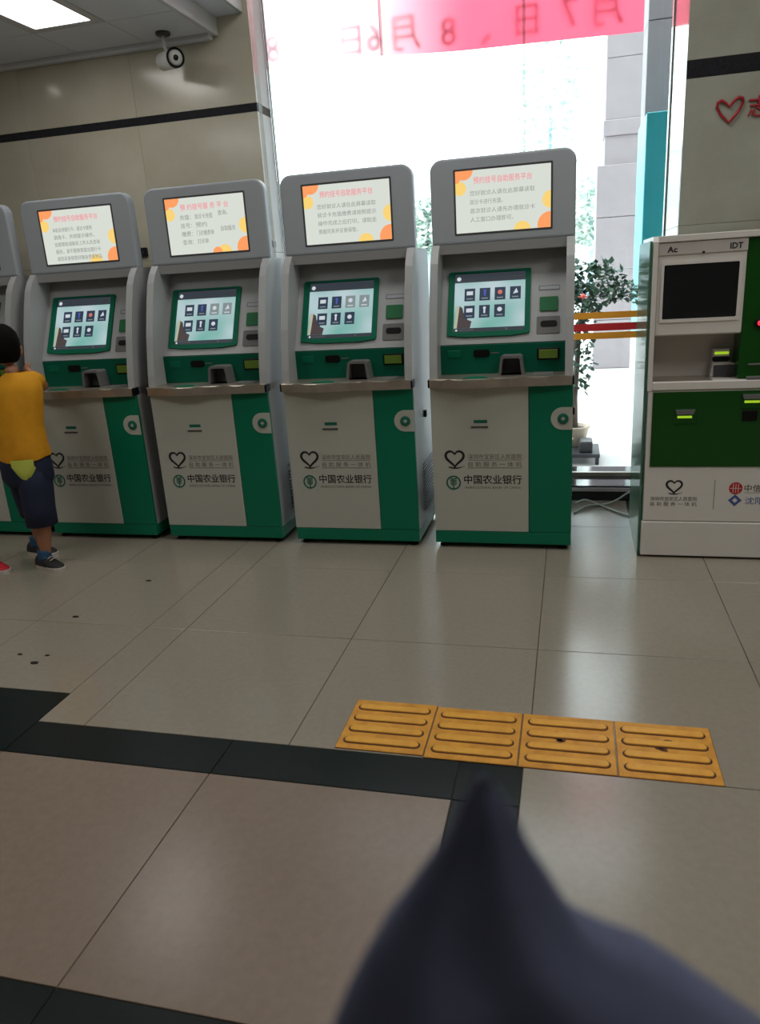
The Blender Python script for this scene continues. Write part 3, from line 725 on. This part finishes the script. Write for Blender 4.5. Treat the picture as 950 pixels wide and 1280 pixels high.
MB().lathe([(.036, .07), (.036, .081), (.018, .083)], 'cctv_white', MBm, 18).build('face', cb)
MB().lathe([(.013, .082), (.013, .088)], 'lens', MBm, 14).build('lens', cb)
# red heart and lettering on the pillar
hs = thing('wall_sign', 'red outlined heart and raised red lettering on the right pillar', 'sign', (0, 4.6, 0))
hp = [(.765, 2.147), (.722, 2.19), (.703, 2.222), (.705, 2.245), (.722, 2.254), (.742, 2.243), (.762, 2.222), (.785, 2.248), (.807, 2.262), (.823, 2.255), (.824, 2.232), (.808, 2.2)]
MB().tube([(p[0], -.008, p[1]) for p in hp], .0075, 'wall_red', n=8, closed=True).build('heart', hs)
for k, ch in enumerate('志愿者'):
    MB().text(ch, .105, 'wall_red', Matrix.Translation((0, -.006, 0)) @ FR, x=.852+.125*k, y=2.172, width=.1, depth=.006).build('character', hs)

# ------------------------------------------------------------------ cables on the floor by the window
for k, (pts, lb) in enumerate((
    ([(.03, 4.68, .008), (.06, 4.74, .008), (.12, 4.80, .02), (.22, 4.86, .012), (.30, 4.90, .03), (.37, 4.96, .06), (.46, 4.97, .09)], 'white cable rising across the dark window base'),
    ([(.03, 4.80, .03), (.10, 4.86, .04), (.20, 4.83, .012), (.30, 4.70, .008), (.38, 4.62, .008), (.47, 4.56, .008)], 'white cable lying across the floor behind the white machine'))):
    P = [Vector(p) for p in pts]; fine = []
    for i in range(len(P)-1):
        for s_ in range(5):
            t_ = s_/5; a = P[max(i-1, 0)]; b_ = P[i]; c_ = P[i+1]; d_ = P[min(i+2, len(P)-1)]
            fine.append(.5*((2*b_)+(-a+c_)*t_+(2*a-5*b_+4*c_-d_)*t_*t_+(-a+3*b_-3*c_+d_)*t_**3))
    fine.append(P[-1])
    tag(MB().tube(fine, .006, 'cable_white', n=8).build('cable'), lb, 'cable')

# ------------------------------------------------------------------ outside
gr = wall('ground', MB().box(-25, 25, 5.42, 60, -.1, 0, 'outdoor_ground'))
fa = wall('wall_unseen_facade', MB().box(-25, 25, 5.3, 5.6, 3.96, 13, 'grey_concrete').box(-25, -6.1, 5.3, 5.6, 0, 3.96, 'grey_concrete').box(4.1, 25, 5.3, 5.6, 0, 3.96, 'grey_concrete'))  # unseen upper facade, added tall to block part of the sky light
# street column
co = thing('stone_column', 'pale stone column standing outside the window', 'column', (.645, 12.1, 0))
for z0, z1 in ((0, .7), (.7, 1.4), (1.4, 2.1), (2.1, 2.78)): MB().box(-.34, .34, -.34, .34, z0+.004, z1-.004, 'outdoor_stone', bev=.006).build('base_block', co)
for z0, z1 in ((2.78, 3.15), (3.35, 4.1), (4.1, 5.0)): MB().box(-.245, .245, -.245, .245, z0+.003, z1-.003, 'outdoor_stone', bev=.005).build('shaft_block', co)
MB().box(-.27, .27, -.27, .27, 3.15, 3.35, 'outdoor_stone', bev=.01).build('ring_moulding', co)
bo = thing('teal_booth', 'tall teal board with white lower part standing outside right of the window', 'booth', (.553, 7.0, 0))
MB().box(.0, .9, 0, .85, .85, 2.62, 'teal_board', bev=.006).build('teal_panel', bo)
MB().box(.0, .9, 0, .85, 0, .85, 'white_board', bev=.006).build('white_base', bo)
gw = thing('concrete_pier', 'grey concrete pier behind the teal board outside', 'pier', (.63, 8.2, 0))
for z0, z1 in ((0, 1.2), (1.2, 2.4), (2.4, 3.56), (3.56, 5.2)): MB().box(0, .9, 0, .5, z0+.004, z1-.004, 'grey_concrete', bev=.004).build('block', gw)
# banner
ba = thing('banner', 'red cloth banner with mirrored date numerals hanging outside the window', 'banner', (0, 6.5, 0))
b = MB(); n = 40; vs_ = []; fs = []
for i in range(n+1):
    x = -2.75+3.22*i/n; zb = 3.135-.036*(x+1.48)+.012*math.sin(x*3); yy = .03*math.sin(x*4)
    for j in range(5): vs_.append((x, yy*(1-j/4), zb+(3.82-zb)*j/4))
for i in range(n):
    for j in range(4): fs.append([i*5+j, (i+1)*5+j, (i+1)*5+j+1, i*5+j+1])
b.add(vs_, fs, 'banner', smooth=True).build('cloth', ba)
b = MB(); MIR = Matrix.Translation((0, -.0, 0)) @ Matrix(((-1, 0, 0, 0), (0, 0, 1, 0), (0, 1, 0, 0), (0, 0, 0, 1)))
for ch, x, z, s_ in (('8', -2.36, 3.31, .27), ('日', -1.71, 3.29, .24), ('6', -1.53, 3.29, .27), ('月', -1.27, 3.29, .27), ('8', -.945, 3.26, .27), ('、', -.66, 3.24, .25), ('日', -.36, 3.26, .24), ('7', -.06, 3.27, .27), ('月', .22, 3.27, .27)):
    yy = .03*math.sin(x*4)*.75+.02
    b.text(ch, s_, 'banner_print', Matrix.Translation((x, yy, z-.1)) @ MIR, align='CENTER', depth=.001)
b.build('numerals', ba)
MB().tube([(-6, 0, 3.84), (4.5, 0, 3.84)], .02, 'steel').build('rod', ba)
for x in (-6, 4.5): MB().tube([(x, 0, 0), (x, 0, 3.86)], .03, 'steel').build('post', ba)

def leaf_cloud(b, c, r, n, size, m, rnd):
    for k in range(n):
        while True:
            p = Vector((rnd.uniform(-1, 1), rnd.uniform(-1, 1), rnd.uniform(-1, 1)))
            if p.length < 1 and p.length > .35: break
        p = Vector((c[0]+p.x*r[0], c[1]+p.y*r[1], c[2]+p.z*r[2]))
        d = Vector((rnd.gauss(0, 1), rnd.gauss(0, 1), rnd.gauss(-.2, .8))).normalized(); s_ = size*rnd.uniform(.6, 1.3)
        x = d.cross(Vector((0, 0, 1))).normalized()*s_*.42; e = d*s_
        b.add([p, p+e*.45+x, p+e, p+e*.45-x], [[0, 1, 2, 3]], m)
rnd = random.Random(3)
# plant stand, pots and plants seen between the machines
stt = thing('plant_stand', 'low dark metal stand outside carrying a pale plant pot', 'stand', (0, 6.0, 0))
MB().box(-.5, .225, -.06, .32, .055, .085, 'stand_dark', bev=.004).build('shelf', stt)
for x in (-.48, .205):
    for y in (-.045, .30): MB().box(x-.014, x+.014, y-.014, y+.014, 0, .056, 'stand_dark').build('leg', stt)
tag(MB().box(.07, .17, 5.99, 6.16, .085, .165, 'stand_dark', bev=.004).box(.078, .162, 5.998, 6.152, .165, .172, 'mid_grey').build('planter_box'), 'small dark box on the low stand beside the plant pot', 'box')
pt = thing('potted_tree', 'bushy dark green tree in a pale pot outside the window', 'plant', (.03, 6.26, .085))
MB().lathe([(.06, 0), (.085, .01), (.11, .13), (.122, .15), (.122, .165), (.108, .165), (.1, .14)], 'pot_clay').build('pot', pt)
MB().lathe([(.104, .14), (.06, .152)], 'soil').build('soil', pt)
MB().tube([(0, 0, .12), (-.005, 0, .4), (.015, -.01, .7), (.02, 0, .95), (.06, .01, 1.12)], [.03, .026, .022, .02, .012], 'bark').tube([(.015, -.01, .75), (-.08, .02, 1.0), (-.16, .03, 1.2)], [.016, .013, .008], 'bark').tube([(.02, 0, .95), (.2, .0, 1.12), (.38, .0, 1.17)], [.014, .011, .006], 'bark').build('trunk', pt)
b = MB()
leaf_cloud(b, (.10, 0, 1.27), (.27, .25, .18), 620, .055, 'leaf', rnd); leaf_cloud(b, (-.12, .05, 1.30), (.2, .2, .16), 250, .055, 'leaf', rnd)
leaf_cloud(b, (.38, 0, 1.2), (.13, .14, .085), 130, .05, 'leaf', rnd); leaf_cloud(b, (.05, -.02, 1.08), (.13, .14, .14), 120, .05, 'leaf', rnd)
leaf_cloud(b, (.02, -.02, .88), (.12, .12, .16), 110, .05, 'leaf', rnd); leaf_cloud(b, (.07, -.05, .66), (.08, .08, .14), 55, .05, 'leaf', rnd); leaf_cloud(b, (.06, -.03, .5), (.07, .07, .05), 22, .05, 'leaf', rnd)
tag(b.build('foliage', pt), kind='stuff')
fp = thing('flowering_plant', 'pink flower on a leafy stem outside, seen beside the kiosk nearest the window', 'plant', (-.06, 5.97, .085))
MB().lathe([(.05, 0), (.06, .005), (.075, .11), (.082, .12), (.07, .12)], 'pot_clay').build('pot', fp)
MB().tube([(0, 0, .1), (.03, -.01, .5), (.09, -.03, .9), (.135, -.05, 1.17)], [.008, .007, .006, .004], 'bark').build('stem', fp)
b = MB(); leaf_cloud(b, (.13, -.04, 1.09), (.06, .06, .05), 40, .045, 'leaf', rnd); leaf_cloud(b, (.05, -.02, .7), (.06, .05, .2), 30, .05, 'leaf', rnd); tag(b.build('leaves', fp), kind='stuff')
b = MB()
for k in range(7):
    a = 2*PI*k/7; b.add([(.135, -.05, 1.175), (.135+.03*math.cos(a-.4), -.05+.03*math.sin(a-.4), 1.195), (.135+.042*math.cos(a), -.05+.042*math.sin(a), 1.19), (.135+.03*math.cos(a+.4), -.05+.03*math.sin(a+.4), 1.195)], [[0, 1, 2, 3]], 'petal')
b.lathe([(.003, 1.17), (.016, 1.185), (.012, 1.205), (.004, 1.21)], 'petal', Matrix.Translation((.135, -.05, 0)), 10); b.build('flower', fp)
# far trees and building
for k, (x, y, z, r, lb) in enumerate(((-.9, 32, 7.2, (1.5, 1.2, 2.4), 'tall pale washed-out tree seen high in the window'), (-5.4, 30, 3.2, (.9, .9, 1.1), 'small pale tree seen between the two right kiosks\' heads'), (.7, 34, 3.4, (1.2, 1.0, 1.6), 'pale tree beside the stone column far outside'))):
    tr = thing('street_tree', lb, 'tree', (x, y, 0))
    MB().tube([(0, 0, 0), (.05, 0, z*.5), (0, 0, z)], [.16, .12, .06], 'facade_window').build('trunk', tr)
    b = MB(); leaf_cloud(b, (0, 0, z), r, 1300, .28, 'leaf_far_glare', rnd); tag(b.build('crown', tr), kind='stuff')
bl = thing('street_building', 'low pale building far outside across the street', 'building', (-6, 40, 0))
MB().box(-12, 13, 0, 6, 0, 6.2, 'facade').build('wall', bl)
for i in range(12):
    for j in range(2): MB().box(-11.2+2*i, -10.2+2*i, -.06, .02, 1.0+2.6*j, 2.4+2.6*j, 'facade_window', bev=.02).build('window', bl)
MB().box(-12.3, 13.3, -.3, 6.3, 6.2, 6.5, 'facade').build('roof', bl)

# ------------------------------------------------------------------ boy in a yellow shirt
def skin_body(name, chains, parent, m, root):
    """one continuous skinned figure: chains of (point, radius) joined at shared points"""
    V = []; R_ = []; E_ = []; idx = {}
    def vid(p, r):
        k = tuple(round(c, 4) for c in p)
        if k not in idx: idx[k] = len(V); V.append(p); R_.append(r)
        return idx[k]
    for ch in chains:
        ids = [vid(p, r) for p, r in ch]
        for a, b_ in zip(ids, ids[1:]): E_.append((a, b_))
    me = bpy.data.meshes.new(name); me.from_pydata(V, E_, [])
    o = bpy.data.objects.new(name, me); C.objects.link(o)
    md = o.modifiers.new('s', 'SKIN'); md.use_smooth_shade = True; md.branch_smoothing = .4
    if not me.skin_vertices: 
        bpy.context.view_layer.objects.active = o
    for i, sv in enumerate(me.skin_vertices[0].data):
        sv.radius = (R_[i], R_[i]); sv.use_root = (i == root)
    sb = o.modifiers.new('u', 'SUBSURF'); sb.levels = 2; sb.render_levels = 2
    dg = bpy.context.evaluated_depsgraph_get(); dg.update()
    nm = bpy.data.meshes.new_from_object(o.evaluated_get(dg), depsgraph=dg)
    bpy.data.objects.remove(o)
    nm.materials.clear(); nm.materials.append(M[m]); nm.polygons.foreach_set('use_smooth', [True]*len(nm.polygons))
    r = bpy.data.objects.new(name, nm); C.objects.link(r); r.parent = parent
    return r
boy = thing('person', 'boy in a yellow T-shirt and navy shorts standing at the kiosks, back turned', 'person', (-2.985, 3.52, 0))
pel = ((0, .02, .66), .10)
spine = [pel, ((.01, .02, .80), .095), ((.02, .03, .96), .10), ((.03, .04, 1.06), .085), ((.015, .05, 1.12), .042), ((-.008, .055, 1.17), .04)]
legR = [pel, ((.055, .0, .58), .078), ((.04, .005, .34), .056), ((.045, -.005, .22), .048), ((.035, -.01, .09), .03), ((.03, -.01, .05), .032), ((.09, -.03, .03), .024)]
legL = [pel, ((-.065, .06, .58), .076), ((-.11, .13, .34), .054), ((-.14, .17, .22), .046), ((-.165, .20, .09), .03), ((-.17, .20, .05), .032), ((-.13, .19, .03), .024)]
chest = spine[3]
hR = Vector((-.14, .36, 1.10)); hL = Vector((-.24, .20, .98))
armR = [chest, ((.10, .055, 1.06), .046), ((.085, .16, 1.045), .036), ((.04, .24, 1.02), .033), ((-.04, .30, 1.05), .026), ((-.09, .33, 1.075), .02), (tuple(hR), .022)]
armL = [chest, ((-.10, -.01, 1.04), .05), ((-.112, -.085, .95), .037), ((-.12, -.095, .885), .034), ((-.18, -.0, .885), .03), ((-.225, .12, .935), .02), (tuple(hL), .022)]
chains = [spine, legR, legL, armR, armL]
for h, d, side in ((hR, Vector((-.8, .5, .33)), Vector((.3, .2, .9))), (hL, Vector((-.25, .8, .5)), Vector((.9, .3, -.1)))):
    d.normalize(); side = (side-d*side.dot(d)).normalized()
    for k in range(4):
        o_ = h+side*(-.021+.014*k); L_ = (.036, .044, .047, .042)[k]; nrm = d.cross(side)
        chains.append([(tuple(h), .022), (tuple(o_+d*.03), .0075), (tuple(o_+d*(.03+L_*.55)+nrm*.004), .0065), (tuple(o_+d*(.03+L_)+nrm*.014), .005)])
    chains.append([(tuple(h), .022), (tuple(h+side*.032+d*.004), .008), (tuple(h+side*.046+d*.026), .006)])
body = skin_body('body', chains, boy, 'skin', 0)
# head with face, ears; turned towards the screen on the left
hm = Matrix.Translation((-.02, .065, 1.265)) @ Matrix.Rotation(.55, 4, 'Z')
def ball(mb, c, r, m, mx=None, n=18, k=12):
    vs_ = []; fs = []
    for i in range(k+1):
        th = PI*i/k
        for j in range(n): a = 2*PI*j/n; vs_.append((c[0]+r[0]*math.sin(th)*math.cos(a), c[1]+r[1]*math.sin(th)*math.sin(a), c[2]+r[2]*math.cos(th)))
    for i in range(k):
        for j in range(n): fs.append([i*n+j, (i+1)*n+j, (i+1)*n+(j+1) % n, i*n+(j+1) % n])
    return mb.add(vs_, fs, m, mx, True)
hdm = MB(); ball(hdm, (0, 0, 0), (.073, .088, .105), 'skin', hm); ball(hdm, (0, .03, -.055), (.052, .055, .05), 'skin', hm); ball(hdm, (0, .092, -.02), (.011, .014, .018), 'skin', hm)
hdo = hdm.build('head', boy)
er = MB(); ball(er, (.077, -.005, -.022), (.011, .02, .032), 'skin', hm); er.build('ear', hdo)
er = MB(); ball(er, (-.077, -.005, -.022), (.011, .02, .032), 'skin', hm); er.build('ear', hdo)
ey = MB()
for x in (-.03, .03): ball(ey, (x, .078, .0), (.012, .007, .008), 'lens', hm, 10, 6)
ey.build('eyes', hdo)
mo = MB(); ball(mo, (0, .082, -.058), (.02, .006, .006), 'shoe_red', hm, 10, 6); mo.build('mouth', hdo)
hr = MB(); vs_ = []; fs = []; n = 26; k = 14
for i in range(k+1):
    th = PI*i/k*.78
    for j in range(n):
        a = 2*PI*j/n; front = max(0, math.sin(a)); lim = th*(1-.42*front**2)
        s_ = 1+.025*math.sin(9*a+3*i)+.02*math.sin(5*a-i)
        vs_.append((.083*s_*math.sin(lim)*math.cos(a), -.008+.098*s_*math.sin(lim)*math.sin(a), .006+.117*math.cos(lim)))
for i in range(k):
    for j in range(n): fs.append([i*n+j, (i+1)*n+j, (i+1)*n+(j+1) % n, i*n+(j+1) % n])
hr.add(vs_, fs, 'hair', hm, True).build('hair', boy)
# clothes
sb = MB(); rnds = [(.005, .02, .655, .158, .118), (.005, .02, .67, .160, .12), (.007, .02, .74, .150, .112), (.012, .022, .84, .140, .105), (.02, .03, .94, .146, .108), (.03, .035, 1.03, .152, .10), (.035, .04, 1.08, .135, .088), (.036, .045, 1.11, .09, .066), (.036, .05, 1.128, .058, .052)]
vs_ = []; fs = []; n = 36
for i, (a, b_, c_, rx, ry) in enumerate(rnds):
    for j in range(n):
        q = 2*PI*j/n; f = 1+(.02*math.sin(6*q+i*.9)+.014*math.sin(11*q-i*1.7))*(1 if i < 6 else .3); vs_.append((a+.95*rx*f*math.cos(q), b_+ry*f*math.sin(q), c_+(.012*math.sin(2*q+1) if i < 2 else 0)))
for i in range(len(rnds)-1):
    for j in range(n): fs.append([i*n+j, i*n+(j+1) % n, (i+1)*n+(j+1) % n, (i+1)*n+j])
sb.add(vs_, fs, 'shirt', None, True)
sb.tube([(.06, .042, 1.06), (.098, .052, 1.072), (.10, .09, 1.075), (.095, .13, 1.06)], [.05, .052, .052, .05], 'shirt', n=14)
sb.tube([(-.05, .03, 1.06), (-.095, -.015, 1.045), (-.108, -.07, .985), (-.114, -.088, .945)], [.05, .058, .056, .054], 'shirt', n=14)
sb.build('tshirt', boy)
sh_ = MB().loft([(0, .02, .70, .135, .105), (.0, .02, .62, .15, .118), (0, .02, .54, .152, .112), (0, .025, .5, .13, .1)], 'shorts', n=24)
sh_.tube([(.05, .005, .62), (.052, .002, .5), (.045, .0, .36), (.045, .0, .265)], [.09, .094, .088, .086], 'shorts', n=16)
sh_.tube([(-.05, .045, .62), (-.075, .075, .5), (-.105, .12, .36), (-.115, .14, .29)], [.088, .09, .082, .078], 'shorts', n=16)
so = sh_.build('shorts', boy)
pk = MB(); vs_ = []; fs = []
pw = [(.0, .0), (.25, -.55), (.5, -1), (.75, -.75), (1, -.1)]
for i in range(9):
    u = i/8; x = .01+.115*u; yb = -.110*math.sqrt(max(0, 1-((x)/.165)**2))*1.06+.014; dz = -.115*math.sin(PI*(.12+.76*u))**.8
    for j in range(5): vs_.append((x, yb-.006+(.012 if j > 3 else 0), .665+dz*j/4))
for i in range(8):
    for j in range(4): fs.append([i*5+j, i*5+j+1, (i+1)*5+j+1, (i+1)*5+j])
tag(pk.add(vs_, fs, 'shorts_trim', None, True).build('pocket_patch', boy), 'yellow-green patch on the seat of the shorts')
def shoe(par, loc, ang, m, sock=True, L_=.21):
    mx = Matrix.Translation(loc) @ Matrix.Rotation(ang, 4, 'Z')
    s = MB(); half = [(-.09, .030), (-.075, .036), (-.02, .034), (.04, .042), (.085, .040), (.11, .026), (.118, .0)]
    poly = [(x, -y) for x, y in half]+[(x, y) for x, y in half[::-1][1:]]
    o = MB().prism(poly, .024, 'sole', mx, bev=.004).build('sole', par)
    vs_ = []; fs = []; n = 16
    prof_ = [(-.088, .034, .075), (-.06, .036, .078), (-.025, .036, .078), (.01, .038, .068), (.045, .040, .052), (.08, .037, .042), (.105, .024, .034), (.113, .008, .026)]
    for (x, wy, h) in prof_:
        for k in range(n):
            a = PI*k/(n-1); vs_.append((x, -wy*math.cos(a), .020+(h-.02)*math.sin(a)**.7))
    for i in range(len(prof_)-1):
        for k in range(n-1): fs.append([i*n+k, (i+1)*n+k, (i+1)*n+k+1, i*n+k+1])
    fs.append(list(range(n))); fs.append([(len(prof_)-1)*n+k for k in range(n)][::-1])
    MB().add(vs_, fs, m, mx, True).build('upper', par)
    lc = MB()
    for k in range(3): lc.tube([(.0+.022*k, -.022, .075-.007*k), (.002+.022*k, 0, .083-.007*k), (.0+.022*k, .022, .075-.007*k)], .003, 'sole', mx, n=6)
    lc.build('laces', par)
    if sock: MB().lathe([(.036, .05), (.039, .07), (.037, .10), (.039, .112)], 'sock', mx @ Matrix.Translation((-.03, 0, 0)), 16).build('sock', par)
shoe_r = bpy.data.objects.new('shoe', None); C.objects.link(shoe_r); shoe_r.parent = boy; shoe(shoe_r, (.055, -.02, 0), -.3, 'shoe_dark')
shoe_l = bpy.data.objects.new('shoe', None); C.objects.link(shoe_l); shoe_l.parent = boy; shoe(shoe_l, (-.16, .195, 0), -.15, 'shoe_dark')
rs = thing('sneaker', 'red sneaker with a pale sole at the left edge of the floor', 'shoe', (-3.25, 3.43, 0))
shoe(rs, (.0, 0, 0), -.25, 'shoe_red', False)

# ------------------------------------------------------------------ dark cloth close to the camera
rowsc = [([-0.0291, 0.2201, 1.3381], [-0.0254, 0.221, 1.3378]), ([-0.0317, 0.2184, 1.3348], [-0.0226, 0.2206, 1.3342]), ([-0.0344, 0.2165, 1.331], [-0.0199, 0.22, 1.3301]),
 ([-0.0374, 0.2132, 1.3233], [-0.0149, 0.2187, 1.3219]), ([-0.0411, 0.2097, 1.3157], [-0.0111, 0.2171, 1.3138]), ([-0.0482, 0.2046, 1.3056], [-0.0039, 0.2154, 1.3028]),
 ([-0.0547, 0.1996, 1.2955], [0.0026, 0.2136, 1.2919]), ([-0.0599, 0.1958, 1.2879], [0.0095, 0.2128, 1.2834]), ([-0.0646, 0.1921, 1.2803], [0.0255, 0.2142, 1.2743]),
 ([-0.0683, 0.1887, 1.2727], [0.0405, 0.2153, 1.2654]), ([-0.0742, 0.183, 1.2599], [0.0575, 0.2151, 1.2513]), ([-0.0858, 0.17, 1.2291], [0.0964, 0.2144, 1.2177]),
 ([-0.098, 0.1415, 1.151], [0.1351, 0.1984, 1.1364]), ([-.11, .12, 1.0], [.15, .18, 1.0]), ([-.11, .12, .6], [.15, .18, .6]), ([-.1, .12, .004], [.14, .18, .004])]
vs_ = []; fs = []; n = 24
for i, (a, c_) in enumerate(rowsc):
    a = Vector(a); c_ = Vector(c_); mid = (a+c_)/2; hx = (c_-a)/2; out_ = Vector((hx.y, -hx.x, 0)).normalized(); R0 = hx.length
    for k in range(n):
        q = 2*PI*k/n; rr = 1+.0*math.sin(3*q)
        dep = (.42 if math.sin(q) > 0 else .75)*R0*(1+.18*math.sin(5*q+.3*i))
        vs_.append(mid+hx*math.cos(q)*rr+out_*math.sin(q)*dep)
for i in range(len(rowsc)-1):
    for k in range(n): fs.append([i*n+k, i*n+(k+1) % n, (i+1)*n+(k+1) % n, (i+1)*n+k])
fs.append(list(range(n))); fs.append([(len(rowsc)-1)*n+k for k in range(n)][::-1])
tag(MB().add(vs_, fs, 'navy_cloth', None, True).build('draped_cloth'), 'blurred dark navy cloth rising to a peak close to the camera', 'cloth')
